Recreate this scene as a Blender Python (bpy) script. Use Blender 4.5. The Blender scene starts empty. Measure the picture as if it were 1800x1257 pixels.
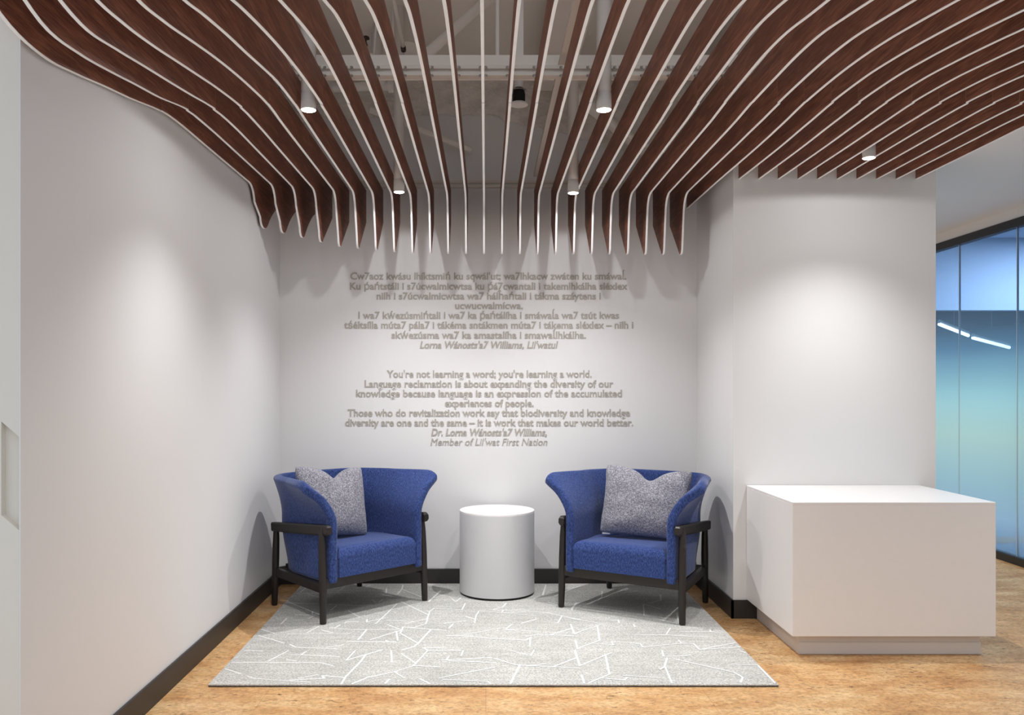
import bpy, bmesh, math, random
from mathutils import Vector, Matrix, noise as mnoise

random.seed(7)
SC = bpy.context.scene
COL = SC.collection
PI = math.pi

# ------------------------------------------------------------------ camera
CAM_H = 1.25
cam_d = bpy.data.cameras.new('camera')
cam_d.sensor_width = 36.0
cam_d.lens = 36.0 * 1500 / 1800
cam_d.shift_x = (900 - 854) / 1800
cam_d.shift_y = (683 - 628.5) / 1800
cam_d.clip_start = 0.05
cam = bpy.data.objects.new('camera', cam_d)
cam.location = (0, 0, CAM_H)
cam.rotation_euler = (PI / 2, 0, 0)
COL.objects.link(cam)
SC.camera = cam

# ------------------------------------------------------------------ world, exposure
W = bpy.data.worlds.new('world')
SC.world = W
W.use_nodes = True
bg = W.node_tree.nodes['Background']
bg.inputs[0].default_value = (0.93, 0.96, 1.0, 1)
bg.inputs[1].default_value = 0.58
# overcast daylight: bright overhead, dimmer toward the horizon
_t = W.node_tree
_tc = _t.nodes.new('ShaderNodeTexCoord'); _sp = _t.nodes.new('ShaderNodeSeparateXYZ'); _rp = _t.nodes.new('ShaderNodeValToRGB')
_t.links.new(_tc.outputs['Generated'], _sp.inputs[0]); _t.links.new(_sp.outputs[2], _rp.inputs[0]); _t.links.new(_rp.outputs[0], bg.inputs[0])
_rp.color_ramp.elements[0].position = 0.0; _rp.color_ramp.elements[0].color = (0.63, 0.65, 0.68, 1)
_rp.color_ramp.elements[1].position = 0.8; _rp.color_ramp.elements[1].color = (1.85, 1.97, 2.12, 1)
vs = SC.view_settings
vs.view_transform = 'Standard'
vs.look = 'None'
vs.gamma = 1.0
vs.use_curve_mapping = False
vs.exposure = 0.13
LAMP_SPOT = 60.0      # watts of each downlight's beam
LAMP_SPILL = 5.0      # watts of its wide spill
LAMP_COL = (0.985, 1.0, 1.02)

# ------------------------------------------------------------------ materials
def srgb(r, g, b):
    def f(c):
        c /= 255.0
        return c / 12.92 if c <= 0.04045 else ((c + 0.055) / 1.055) ** 2.4
    return (f(r), f(g), f(b), 1.0)

class Mat:
    def __init__(self, name):
        self.m = bpy.data.materials.new(name)
        self.m.use_nodes = True
        self.t = self.m.node_tree
        self.b = self.t.nodes['Principled BSDF']
        self.out = self.t.nodes['Material Output']
    def n(self, typ, **kw):
        nd = self.t.nodes.new(typ)
        for k, v in kw.items():
            if k in nd.inputs:
                nd.inputs[k].default_value = v
            else:
                setattr(nd, k, v)
        return nd
    def l(self, a, b):
        self.t.links.new(a, b)
    def coord(self, scale=(1, 1, 1), out='Object', rot=(0, 0, 0)):
        tc = self.n('ShaderNodeTexCoord')
        mp = self.n('ShaderNodeMapping')
        mp.inputs['Scale'].default_value = scale
        mp.inputs['Rotation'].default_value = rot
        self.l(tc.outputs[out], mp.inputs[0])
        return mp.outputs[0]
    def noise(self, vec, scale, detail=2.0, rough=0.5, w=None):
        nd = self.n('ShaderNodeTexNoise')
        nd.inputs['Scale'].default_value = scale
        nd.inputs['Detail'].default_value = detail
        nd.inputs['Roughness'].default_value = rough
        if w is not None:
            nd.noise_dimensions = '4D'
            self.l(w, nd.inputs['W'])
        self.l(vec, nd.inputs['Vector'])
        return nd.outputs['Fac']
    def ramp(self, fac, stops, interp='LINEAR'):
        nd = self.n('ShaderNodeValToRGB')
        nd.color_ramp.interpolation = interp
        el = nd.color_ramp.elements
        el[0].position, el[0].color = stops[0]
        el[1].position, el[1].color = stops[-1]
        for p, c in stops[1:-1]:
            e = el.new(p)
            e.color = c
        self.l(fac, nd.inputs[0])
        return nd.outputs[0]
    def mix(self, fac, a, b, blend='MIX'):
        nd = self.n('ShaderNodeMix', data_type='RGBA', blend_type=blend)
        for idx, v in ((0, fac), (6, a), (7, b)):
            if isinstance(v, (int, float)):
                nd.inputs[idx].default_value = v
            elif isinstance(v, tuple):
                nd.inputs[idx].default_value = v
            else:
                self.l(v, nd.inputs[idx])
        return nd.outputs[2]
    def bump(self, h, strength=0.2, dist=0.01):
        nd = self.n('ShaderNodeBump')
        nd.inputs['Strength'].default_value = strength
        nd.inputs['Distance'].default_value = dist
        self.l(h, nd.inputs['Height'])
        self.l(nd.outputs[0], self.b.inputs['Normal'])
    def base(self, v):
        if isinstance(v, tuple):
            self.b.inputs['Base Color'].default_value = v
        else:
            self.l(v, self.b.inputs['Base Color'])
        return self
    def rough(self, r, spec=0.5, metal=0.0):
        self.b.inputs['Roughness'].default_value = r
        self.b.inputs['Specular IOR Level'].default_value = spec
        self.b.inputs['Metallic'].default_value = metal
        return self

M = {}
def plain(name, col, rough=0.5, spec=0.4, metal=0.0, bumpy=None):
    a = Mat(name)
    vec = a.coord()
    nz = a.noise(vec, bumpy[0] if bumpy else 40.0, 3.0)
    d = tuple(c * 0.97 for c in col[:3]) + (1,)
    a.base(a.mix(nz, d, col)).rough(rough, spec, metal)
    if bumpy:
        a.bump(nz, bumpy[1], 0.002)
    M[name] = a.m
    return a

plain('wall_paint', srgb(231, 229, 228), 0.75, 0.25, bumpy=(220, 0.05))
plain('end_paint', srgb(228, 222, 212), 0.45, 0.4)
plain('column_paint', srgb(231, 229, 227), 0.75, 0.25, bumpy=(220, 0.05))
plain('ceiling_paint', srgb(243, 242, 243), 0.85, 0.2)
plain('slab_paint', srgb(243, 238, 231), 0.9, 0.1, bumpy=(30, 0.15))
plain('black_base', srgb(52, 48, 46), 0.45, 0.4)
plain('black_frame', srgb(26, 26, 28), 0.4, 0.4)
plain('white_laminate', srgb(238, 234, 231), 0.35, 0.4)
plain('white_lacquer', srgb(224, 223, 224), 0.38, 0.4)
plain('lamp_white', srgb(224, 219, 213), 0.45, 0.4)
plain('strut_paint', srgb(222, 214, 204), 0.6, 0.3)
plain('pipe_paint', srgb(244, 240, 234), 0.6, 0.3)
plain('dark_metal', srgb(58, 50, 44), 0.4, 0.5)
plain('steel', srgb(170, 165, 160), 0.35, 0.5, 0.8)
plain('edge_white', srgb(252, 250, 249), 0.5, 0.3)
plain('letter', srgb(178, 172, 163), 0.55, 0.3)
plain('dark_wood', srgb(38, 32, 29), 0.42, 0.45)
plain('plinth_black', srgb(20, 20, 21), 0.5, 0.3)
plain('plinth_grey', srgb(214, 207, 202), 0.5, 0.3)
plain('veneer_joint', srgb(172, 126, 98), 0.5, 0.3)
plain('tag_white', srgb(225, 225, 225), 0.7, 0.2)

def wood():
    a = Mat('walnut')
    oi = a.n('ShaderNodeObjectInfo')
    mul = a.n('ShaderNodeMath', operation='MULTIPLY')
    mul.inputs[1].default_value = 37.0
    a.l(oi.outputs['Random'], mul.inputs[0])
    w = mul.outputs[0]
    v1 = a.coord((1, 1.1, 9))
    big = a.noise(v1, 1.6, 2.0, 0.5, w)
    # cathedral figure: rings taken from a warped slow noise
    rings = a.n('ShaderNodeMath', operation='MULTIPLY')
    rings.inputs[1].default_value = 26.0
    a.l(big, rings.inputs[0])
    sn = a.n('ShaderNodeMath', operation='SINE')
    a.l(rings.outputs[0], sn.inputs[0])
    v2 = a.coord((1, 3.0, 130))
    fine = a.noise(v2, 3.0, 4.0, 0.65, w)
    v3 = a.coord((1, 20, 600))
    pore = a.noise(v3, 1.0, 2.0, 0.6, w)
    base = a.ramp(fine, [(0.30, srgb(96, 57, 45)), (0.5, srgb(146, 94, 75)), (0.72, srgb(186, 128, 101))])
    figure = a.ramp(sn.outputs[0], [(0.0, (0.80, 0.80, 0.80, 1)), (1.0, (1.12, 1.10, 1.06, 1))])
    c = a.mix(1.0, base, figure, 'MULTIPLY')
    pr = a.ramp(pore, [(0.35, (0.72, 0.70, 0.70, 1)), (0.55, (1, 1, 1, 1))])
    c = a.mix(1.0, c, pr, 'MULTIPLY')
    a.base(c).rough(0.5, 0.35)
    M['walnut'] = a.m
wood()

def cork():
    a = Mat('cork')
    vo = a.n('ShaderNodeTexVoronoi')
    vo.inputs['Scale'].default_value = 75.0
    a.l(a.coord((0.75, 1.25, 1)), vo.inputs['Vector'])
    patch = a.noise(a.coord((2.2, 4.5, 1)), 1.5, 6.0, 0.68)
    gran = a.noise(a.coord((1, 1.5, 1)), 55.0, 4.0, 0.8)
    fleck = a.noise(a.coord((15, 38, 1)), 1.25, 6.0, 0.82)
    dense = a.noise(a.coord((2.4, 4.6, 1)), 1.9, 4.0, 0.65)
    base = a.ramp(patch, [(0.30, srgb(186, 134, 84)), (0.47, srgb(208, 162, 110)), (0.68, srgb(230, 196, 148))])
    cell = a.ramp(vo.outputs['Color'], [(0.1, (0.80, 0.77, 0.72, 1)), (0.5, (1.0, 1.0, 1.0, 1)), (0.9, (1.12, 1.12, 1.10, 1))])
    gr = a.ramp(gran, [(0.34, (0.72, 0.67, 0.60, 1)), (0.50, (1.02, 1.01, 1.0, 1)), (0.72, (1.12, 1.12, 1.10, 1))])
    c = a.mix(1.0, a.mix(1.0, base, gr, 'MULTIPLY'), cell, 'MULTIPLY')
    fm = a.ramp(fleck, [(0.385, (1, 1, 1, 1)), (0.435, (0, 0, 0, 1))])
    dm = a.ramp(dense, [(0.44, (0, 0, 0, 1)), (0.54, (1, 1, 1, 1))])
    mm = a.mix(1.0, fm, dm, 'MULTIPLY')
    c = a.mix(mm, c, srgb(88, 57, 34))
    # tile joints
    br = a.n('ShaderNodeTexBrick')
    a.l(a.coord((1, 1, 1)), br.inputs['Vector'])
    br.inputs['Scale'].default_value = 1.0
    br.inputs['Brick Width'].default_value = 0.90
    br.inputs['Row Height'].default_value = 0.30
    br.inputs['Mortar Size'].default_value = 0.0012
    br.inputs['Mortar Smooth'].default_value = 0.3
    br.inputs['Color1'].default_value = (1.0, 1.0, 1.0, 1)
    br.inputs['Color2'].default_value = (0.93, 0.92, 0.90, 1)
    br.inputs['Mortar'].default_value = (0.66, 0.62, 0.58, 1)
    c = a.mix(1.0, c, br.outputs['Color'], 'MULTIPLY')
    a.base(c).rough(0.42, 0.35)
    a.bump(fleck, 0.08, 0.002)
    M['cork'] = a.m
cork()

def rugm():
    a = Mat('rug_pile')
    v = a.coord()
    g = a.noise(v, 120.0, 4.0, 0.85)
    st = a.noise(a.coord((2.0, 22.0, 1)), 1.2, 4.0, 0.6)
    st2 = a.noise(a.coord((1, 1, 1)), 2.6, 3.0, 0.55)
    base = a.ramp(g, [(0.34, srgb(148, 145, 139)), (0.50, srgb(194, 191, 185)), (0.66, srgb(232, 229, 223))])
    s = a.ramp(st, [(0.3, (0.88, 0.88, 0.88, 1)), (0.7, (1.07, 1.07, 1.07, 1))])
    s2 = a.ramp(st2, [(0.3, (0.90, 0.90, 0.895, 1)), (0.7, (1.06, 1.06, 1.06, 1))])
    c = a.mix(1.0, a.mix(1.0, base, s, 'MULTIPLY'), s2, 'MULTIPLY')
    a.base(c).rough(0.95, 0.1)
    a.bump(g, 0.6, 0.004)
    M['rug_pile'] = a.m
    b = Mat('rug_line')
    g = b.noise(b.coord(), 260.0, 3.0, 0.75)
    b.base(b.ramp(g, [(0.3, srgb(212, 210, 206)), (0.65, srgb(247, 245, 242))])).rough(0.95, 0.1)
    M['rug_line'] = b.m
    e = Mat('rug_backing')
    e.base(e.ramp(e.noise(e.coord(), 300.0), [(0.3, srgb(48, 45, 42)), (0.7, srgb(96, 92, 86))])).rough(0.9, 0.1)
    M['rug_backing'] = e.m
rugm()

def fabric(name, lo, mid, hi, sc, sheen=0.3, stretch=(1, 1, 1)):
    a = Mat(name)
    v = a.coord(stretch)
    f = a.noise(v, sc, 3.0, 0.8)
    f2 = a.noise(a.coord(), sc * 3.1, 2.0, 0.8)
    c = a.ramp(f, [(0.34, lo), (0.5, mid), (0.66, hi)])
    g = a.ramp(f2, [(0.3, (0.80, 0.80, 0.80, 1)), (0.7, (1.16, 1.16, 1.16, 1))])
    a.base(a.mix(1.0, c, g, 'MULTIPLY')).rough(0.85, 0.2)
    a.b.inputs['Sheen Weight'].default_value = sheen
    a.b.inputs['Sheen Roughness'].default_value = 0.4
    a.bump(f, 0.35, 0.002)
    M[name] = a.m
fabric('blue_wool', srgb(34, 46, 88), srgb(50, 68, 122), srgb(74, 95, 152), 170.0, 0.25, (1, 1, 0.4))
fabric('heather_wool', srgb(84, 83, 94), srgb(138, 136, 144), srgb(200, 197, 201), 150.0, 0.15)

def spray():
    a = Mat('sprayed_plaster')
    f = a.noise(a.coord((1, 1, 1.6)), 9.0, 5.0, 0.6)
    a.base(a.ramp(f, [(0.3, srgb(216, 210, 203)), (0.7, srgb(244, 239, 232))])).rough(0.95, 0.1)
    a.bump(f, 0.9, 0.05)
    M['sprayed_plaster'] = a.m
spray()

def glow(name, col, strength):
    a = Mat(name)
    a.b.inputs['Base Color'].default_value = col
    a.b.inputs['Emission Color'].default_value = col
    a.b.inputs['Emission Strength'].default_value = strength
    M[name] = a.m
glow('lens_glow', (1.0, 0.93, 0.83, 1), 26.0)
glow('added_glow', (0.80, 0.90, 1.0, 1), 4.0)  # glow of the streak bars and added light panel beyond the glass

def film_glass():
    # clear glass carrying a printed film whose blue bands change with height
    a = Mat('film_glass')
    nt = a.t
    nt.nodes.remove(a.b)
    tc = a.n('ShaderNodeTexCoord')
    sep = a.n('ShaderNodeSeparateXYZ')
    a.l(tc.outputs['Object'], sep.inputs[0])
    mr = a.n('ShaderNodeMapRange')
    mr.inputs['From Min'].default_value = 0.0
    mr.inputs['From Max'].default_value = 2.45
    a.l(sep.outputs[2], mr.inputs[0])
    col = a.ramp(mr.outputs[0], [(0.0, srgb(150, 190, 220)), (0.10, srgb(176, 214, 240)), (0.22, srgb(182, 226, 236)),
                                 (0.36, srgb(196, 234, 226)), (0.50, srgb(172, 226, 234)), (0.64, srgb(130, 184, 220)), (1.0, srgb(170, 200, 230))])
    opa = a.ramp(mr.outputs[0], [(0.0, (0.25,) * 3 + (1,)), (0.04, (0.45,) * 3 + (1,)), (0.12, (0.85,) * 3 + (1,)), (0.46, (0.90,) * 3 + (1,)),
                                 (0.60, (0.66,) * 3 + (1,)), (0.70, (0.30,) * 3 + (1,)), (0.80, (0.10,) * 3 + (1,)), (1.0, (0.10,) * 3 + (1,))])
    tr = a.n('ShaderNodeBsdfTransparent')
    tr.inputs[0].default_value = srgb(176, 204, 232)
    df = a.n('ShaderNodeBsdfDiffuse')
    tl = a.n('ShaderNodeBsdfTranslucent')
    a.l(col, df.inputs[0]); a.l(col, tl.inputs[0])
    m1 = a.n('ShaderNodeMixShader'); m1.inputs[0].default_value = 0.45
    a.l(df.outputs[0], m1.inputs[1]); a.l(tl.outputs[0], m1.inputs[2])
    m2 = a.n('ShaderNodeMixShader')
    a.l(opa, m2.inputs[0]); a.l(tr.outputs[0], m2.inputs[1]); a.l(m1.outputs[0], m2.inputs[2])
    gl = a.n('ShaderNodeBsdfGlossy'); gl.inputs['Roughness'].default_value = 0.06
    fr = a.n('ShaderNodeFresnel'); fr.inputs[0].default_value = 1.25
    m3 = a.n('ShaderNodeMixShader')
    a.l(fr.outputs[0], m3.inputs[0]); a.l(m2.outputs[0], m3.inputs[1]); a.l(gl.outputs[0], m3.inputs[2])
    geo = a.n('ShaderNodeNewGeometry')
    clear = a.n('ShaderNodeBsdfTransparent')
    m4 = a.n('ShaderNodeMixShader')
    a.l(geo.outputs['Backfacing'], m4.inputs[0]); a.l(m3.outputs[0], m4.inputs[1]); a.l(clear.outputs[0], m4.inputs[2])
    a.l(m4.outputs[0], a.out.inputs[0])
    M['film_glass'] = a.m
film_glass()
plain('pale_bounce', srgb(226, 226, 226), 0.5, 0.3)
plain('far_white', srgb(186, 200, 220), 0.8, 0.2)
plain('far_blue', srgb(34, 50, 84), 0.5, 0.4)
plain('clear_joint', srgb(196, 212, 222), 0.3, 0.5)
plain('far_tan', srgb(150, 120, 92), 0.6, 0.3)
a_ = Mat('far_carpet')
a_.base(a_.ramp(a_.noise(a_.coord(), 60.0, 3.0, 0.8), [(0.4, srgb(52, 72, 92)), (0.62, srgb(150, 172, 190))])).rough(0.95, 0.1)
M['far_carpet'] = a_.m

# ------------------------------------------------------------------ helpers
def link(name, bm, mats, parent=None, smooth=False, loc=(0, 0, 0)):
    me = bpy.data.meshes.new(name)
    bmesh.ops.recalc_face_normals(bm, faces=bm.faces)
    bm.to_mesh(me); bm.free()
    for m in (mats if isinstance(mats, (list, tuple)) else [mats]):
        me.materials.append(M[m])
    if smooth:
        for p in me.polygons:
            p.use_smooth = True
    o = bpy.data.objects.new(name, me)
    o.location = loc
    COL.objects.link(o)
    if parent:
        o.parent = parent
    return o

def tag(o, label, cat, group=None):
    o['label'] = label
    o['category'] = cat
    if group:
        o['group'] = group
    return o

def thing(name, label, cat, loc=(0, 0, 0), rotz=0.0, group=None):
    o = bpy.data.objects.new(name, None)
    o.empty_display_size = 0.1
    o.location = loc
    o.rotation_euler = (0, 0, rotz)
    COL.objects.link(o)
    return tag(o, label, cat, group)

def struct(name, bm, m, loc=(0, 0, 0), label=None):
    o = link(name, bm, m, None, False, loc)
    o['kind'] = 'structure'
    if label:
        o['label'] = label
    return o

def box(bm, x0, x1, y0, y1, z0, z1, mi=0):
    vs_ = [bm.verts.new(p) for p in ((x0, y0, z0), (x1, y0, z0), (x1, y1, z0), (x0, y1, z0),
                                     (x0, y0, z1), (x1, y0, z1), (x1, y1, z1), (x0, y1, z1))]
    for f in ((0, 3, 2, 1), (4, 5, 6, 7), (0, 1, 5, 4), (1, 2, 6, 5), (2, 3, 7, 6), (3, 0, 4, 7)):
        bm.faces.new([vs_[i] for i in f]).material_index = mi
    return vs_

def boxm(*a):
    bm = bmesh.new(); box(bm, *a); return bm

def bevel_all(bm, w, seg=2):
    bmesh.ops.bevel(bm, geom=list(bm.edges), offset=w, segments=seg, affect='EDGES', profile=0.5)
    return bm

def lathe(bm, prof, seg=48, c=(0, 0), cap0=True, cap1=True, z_shift=0.0, mi=0):
    rings = []
    for r, z in prof:
        rings.append([bm.verts.new((c[0] + r * math.cos(2 * PI * k / seg), c[1] + r * math.sin(2 * PI * k / seg), z + z_shift)) for k in range(seg)])
    for a, b in zip(rings, rings[1:]):
        for k in range(seg):
            bm.faces.new((a[k], a[(k + 1) % seg], b[(k + 1) % seg], b[k])).material_index = mi
    if cap0: bm.faces.new(rings[0][::-1]).material_index = mi
    if cap1: bm.faces.new(rings[-1]).material_index = mi

def tube(bm, pts, rad, seg=16):
    """tapered tube through pts; rad a number or one radius per point"""
    pts = [Vector(p) for p in pts]
    n = len(pts)
    rs = rad if isinstance(rad, (list, tuple)) else [rad] * n
    rings = []
    t0 = (pts[1] - pts[0]).normalized()
    up = Vector((0, 0, 1)) if abs(t0.z) < 0.9 else Vector((1, 0, 0))
    for i, p in enumerate(pts):
        t = (pts[min(i + 1, n - 1)] - pts[max(i - 1, 0)]).normalized()
        x = t.cross(up).normalized(); y = x.cross(t).normalized()
        rings.append([bm.verts.new(p + rs[i] * (math.cos(2 * PI * k / seg) * x + math.sin(2 * PI * k / seg) * y)) for k in range(seg)])
    for a, b in zip(rings, rings[1:]):
        for k in range(seg):
            bm.faces.new((a[k], a[(k + 1) % seg], b[(k + 1) % seg], b[k]))
    bm.faces.new(rings[0][::-1]); bm.faces.new(rings[-1])

def flat_then_smooth(o, ang=35):
    me = o.data
    for p in me.polygons:
        p.use_smooth = True
    bm = bmesh.new(); bm.from_mesh(me)
    for e in bm.edges:
        if len(e.link_faces) == 2 and e.calc_face_angle(0) > math.radians(ang):
            e.smooth = False
    bm.to_mesh(me); bm.free()
    return o

# ------------------------------------------------------------------ the setting
XL, XR, YB = -1.317, 1.347, 5.455      # niche walls
YC, XC = 4.646, 2.45                   # column face and its right corner
YE = 2.415                             # near end of the left wall
ZS, ZD = 3.35, 2.53                    # slab above the slats, lower ceiling on the right
XG = 3.78                              # glass partition

bm = bmesh.new(); box(bm, -7, XG - 0.02, 1.9, 9.5, -0.05, 0)
struct('floor', bm, 'cork')
bm = bmesh.new(); box(bm, -7, XG - 0.02, -6, 1.9, -0.05, 0)
struct('floor_bounce', bm, 'pale_bounce')  # unseen lobby floor, made pale to bounce neutral light up at the slats
bm = bmesh.new(); box(bm, XG - 0.02, 9, -6, 12, -0.05, -0.002)
struct('floor_beyond_glass', bm, 'far_carpet')
struct('wall_back', boxm(XL - 0.2, XR + 0.05, YB, YB + 0.12, 0, ZS), 'wall_paint')

# left wall: long side faces the niche, its end faces the camera and carries a slanted recess
bm = bmesh.new()
box(bm, XL - 0.004, XL, YE, YB, 0, ZS)
box(bm, XL - 0.6, XL - 0.004, YE + 0.12, YB, 0, ZS)
struct('wall_left', bm, 'wall_paint')
bm = bmesh.new()
x0, x1 = XL - 0.60, XL - 0.0042
zt = lambda x: 1.158 - (x - (XL - 0.056)) * 0.86
zb = lambda x: 0.893 - (x - (XL - 0.056)) * 0.86
xa, d = XL - 0.0545, 0.022
Y = YE
def quad(*p): bm.faces.new([bm.verts.new(q) for q in p])
quad((x0, Y, 0), (xa, Y, 0), (xa, Y, ZS), (x0, Y, ZS))
quad((xa, Y, zt(xa)), (x1, Y, zt(x1)), (x1, Y, ZS), (xa, Y, ZS))
quad((xa, Y, 0), (x1, Y, 0), (x1, Y, zb(x1)), (xa, Y, zb(xa)))
xw = x1
quad((xa, Y, zt(xa)), (x1, Y, zt(x1)), (xw, Y + d, zt(xw) - 0.012), (xa, Y + d, zt(xa) - 0.012))
quad((xa, Y, zb(xa)), (x1, Y, zb(x1)), (xw, Y + d, zb(xw)), (xa, Y + d, zb(xa)))
quad((xa, Y, zb(xa)), (xa, Y + d, zb(xa)), (xa, Y + d, zt(xa) - 0.012), (xa, Y, zt(xa)))
quad((x1, Y, zb(x1)), (xw, Y + d, zb(xw)), (xw, Y + d, zt(xw) - 0.012), (x1, Y, zt(x1)))
quad((xa, Y + d, zb(xa)), (xw, Y + d, zb(xw)), (xw, Y + d, zt(xw) - 0.012), (xa, Y + d, zt(xa) - 0.012))
struct('wall_front', bm, 'end_paint')

struct('wall_right', boxm(XR, XC, YC, 6.2, 0, ZS), 'column_paint')

# ceilings
struct('ceiling', boxm(-3, XR + 0.03, 2.6, YB + 0.12, ZS, ZS + 0.1), 'slab_paint')
bm = bmesh.new()
box(bm, XR + 0.02, XG + 0.03, 1.6, YC, ZD, ZD + 0.06)
box(bm, XC, XG + 0.03, YC, 12, ZD, ZD + 0.06)
box(bm, XR + 0.02, XR + 0.04, 1.6, YC, ZD + 0.06, ZS)
struct('ceiling_right', bm, 'ceiling_paint')
struct('ceiling_beyond_glass', boxm(XG + 0.03, 9, 2, 12, 2.75, 2.85), 'far_white')

# baseboards
def base(name, *b):
    bm = boxm(*b)
    ed = [e for e in bm.edges if all(abs(v.co.z - b[5]) < 1e-6 for v in e.verts)]
    bmesh.ops.bevel(bm, geom=ed, offset=0.002, segments=1, affect='EDGES')
    struct(name, bm, 'black_base')
base('baseboard_back', XL + 0.012, XR - 0.012, YB - 0.012, YB, 0, 0.10)
base('baseboard_left', XL, XL + 0.012, YE, YB, 0, 0.10)
base('baseboard_right', XR - 0.012, XR, YC - 0.012, YB, 0, 0.10)
base('baseboard_column', XR - 0.012, XC, YC - 0.012, YC, 0, 0.10)

# glass partition on the right
bm = bmesh.new()
box(bm, XG - 0.03, XG + 0.03, 2.0, 9.4, 2.395, 2.455)
struct('trim_1', bm, 'black_frame')
bm = bmesh.new(); box(bm, XG - 0.03, XG + 0.03, 2.0, 9.4, 0.0, 0.055)
struct('trim_2', bm, 'black_frame')
bm = bmesh.new(); box(bm, XG - 0.02, XG + 0.03, 2.0, 9.4, 2.455, ZD)
struct('trim_3', bm, 'wall_paint')
k = 0
edges = [9.38, 8.29, 7.548, 6.806, 6.064, 5.322, 4.58, 3.838]
for y1, y0 in zip(edges, edges[1:]):
    k += 1
    bm = boxm(XG - 0.006, XG + 0.006, y0 + 0.003, y1 - 0.003, 0.05, 2.40)
    struct('window_%d' % k, bm, 'film_glass')
    bm = boxm(XG - 0.007, XG + 0.007, y0 - 0.003, y0 + 0.003, 0.055, 2.395)
    struct('trim_%d' % (k + 3), bm, 'clear_joint')
# the room beyond the glass
struct('wall_beyond_glass', boxm(XG + 0.03, 9, 10.6, 10.7, 0, 2.75), 'far_blue')
struct('floor_border', boxm(XG + 0.03, 9, 6.9, 7.2, -0.004, 0.001), 'far_tan')
struct('wall_bulkhead', boxm(XG + 0.03, 9, 8.5, 8.62, 2.03, 2.75), 'far_white')

# ------------------------------------------------------------------ slatted ceiling
FIN_S, FIN_X0, FIN_T, FIN_TOP = 0.107, -0.011, 0.011, 2.50
GY = [1.5, 1.8, 2.1, 2.3, 2.5, 2.7, 2.9, 3.1, 3.4, 3.6, 4.0, 4.7]
ROWS = {
 -12: [2.40, 2.385, 2.325, 2.243, 2.223, 2.246, 2.278, 2.307, 2.357, 2.371, 2.375, 2.381],
 -11: [2.39, 2.36, 2.285, 2.225, 2.230, 2.254, 2.283, 2.310, 2.362, 2.370, 2.375, 2.381],
 -10: [2.375, 2.33, 2.250, 2.223, 2.244, 2.271, 2.297, 2.324, 2.366, 2.376, 2.378, 2.379],
 -9:  [2.35, 2.285, 2.226, 2.233, 2.255, 2.284, 2.313, 2.341, 2.373, 2.378, 2.378, 2.379],
 -8:  [2.33, 2.26, 2.220, 2.240, 2.273, 2.306, 2.334, 2.357, 2.382, 2.380, 2.380, 2.380],
 -7:  [2.32, 2.25, 2.226, 2.258, 2.289, 2.315, 2.343, 2.368, 2.382, 2.381, 2.380, 2.380],
 -6:  [2.31, 2.24, 2.238, 2.272, 2.304, 2.331, 2.352, 2.368, 2.383, 2.382, 2.380, 2.380],
 -5:  [2.30, 2.24, 2.253, 2.288, 2.326, 2.356, 2.376, 2.384, 2.387, 2.384, 2.382, 2.380],
 -4:  [2.29, 2.245, 2.268, 2.303, 2.347, 2.371, 2.385, 2.390, 2.390, 2.386, 2.383, 2.380],
 0:   [2.28, 2.26, 2.290, 2.330, 2.365, 2.381, 2.389, 2.391, 2.391, 2.387, 2.384, 2.381],
 4:   [2.28, 2.275, 2.312, 2.352, 2.384, 2.390, 2.392, 2.392, 2.391, 2.386, 2.384, 2.382],
 6:   [2.28, 2.275, 2.308, 2.346, 2.376, 2.388, 2.391, 2.391, 2.391, 2.385, 2.384, 2.382],
 8:   [2.28, 2.26, 2.290, 2.327, 2.360, 2.382, 2.388, 2.389, 2.391, 2.383, 2.383, 2.382],
 9:   [2.28, 2.255, 2.284, 2.320, 2.348, 2.377, 2.391, 2.393, 2.391, 2.383, 2.383, 2.383],
 10:  [2.27, 2.25, 2.276, 2.310, 2.342, 2.371, 2.384, 2.387, 2.388, 2.383, 2.383, 2.384],
 13:  [2.27, 2.245, 2.262, 2.292, 2.320, 2.346, 2.368, 2.384, 2.393, 2.389, 2.384, 2.392],
 18:  [2.28, 2.25, 2.250, 2.275, 2.302, 2.328, 2.350, 2.371, 2.390, 2.391, 2.391, 2.391],
 22:  [2.28, 2.25, 2.240, 2.262, 2.288, 2.313, 2.337, 2.359, 2.386, 2.392, 2.391, 2.391],
}
HOOK = {  # bend y, tip y, tip z, back z, tip half width
 -12: (4.745, 4.985, 2.186, 2.400, 0.088), -8: (4.91, 5.065, 2.093, 2.300, 0.052), -4: (5.00, 5.13, 2.062, 2.290, 0.042), 11: (4.995, 5.105, 2.052, 2.275, 0.042)}
YBK = 5.385

def lerp_rows(tab, i):
    ks = sorted(tab)
    if i <= ks[0]: return list(tab[ks[0]])
    for a, b in zip(ks, ks[1:]):
        if i <= b:
            t = (i - a) / (b - a)
            return [p + (q - p) * t for p, q in zip(tab[a], tab[b])]
    return list(tab[ks[-1]])

def hermite(xs, ys, x):
    for k in range(len(xs) - 1):
        if x <= xs[k + 1] or k == len(xs) - 2:
            h = xs[k + 1] - xs[k]
            t = min(max((x - xs[k]) / h, 0), 1)
            def slope(j):
                if j == 0: return (ys[1] - ys[0]) / (xs[1] - xs[0])
                if j == len(xs) - 1: return (ys[-1] - ys[-2]) / (xs[-1] - xs[-2])
                return (ys[j + 1] - ys[j - 1]) / (xs[j + 1] - xs[j - 1])
            m0, m1 = slope(k) * h, slope(k + 1) * h
            return ((2 * t**3 - 3 * t * t + 1) * ys[k] + (t**3 - 2 * t * t + t) * m0
                    + (-2 * t**3 + 3 * t * t) * ys[k + 1] + (t**3 - t * t) * m1)

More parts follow.
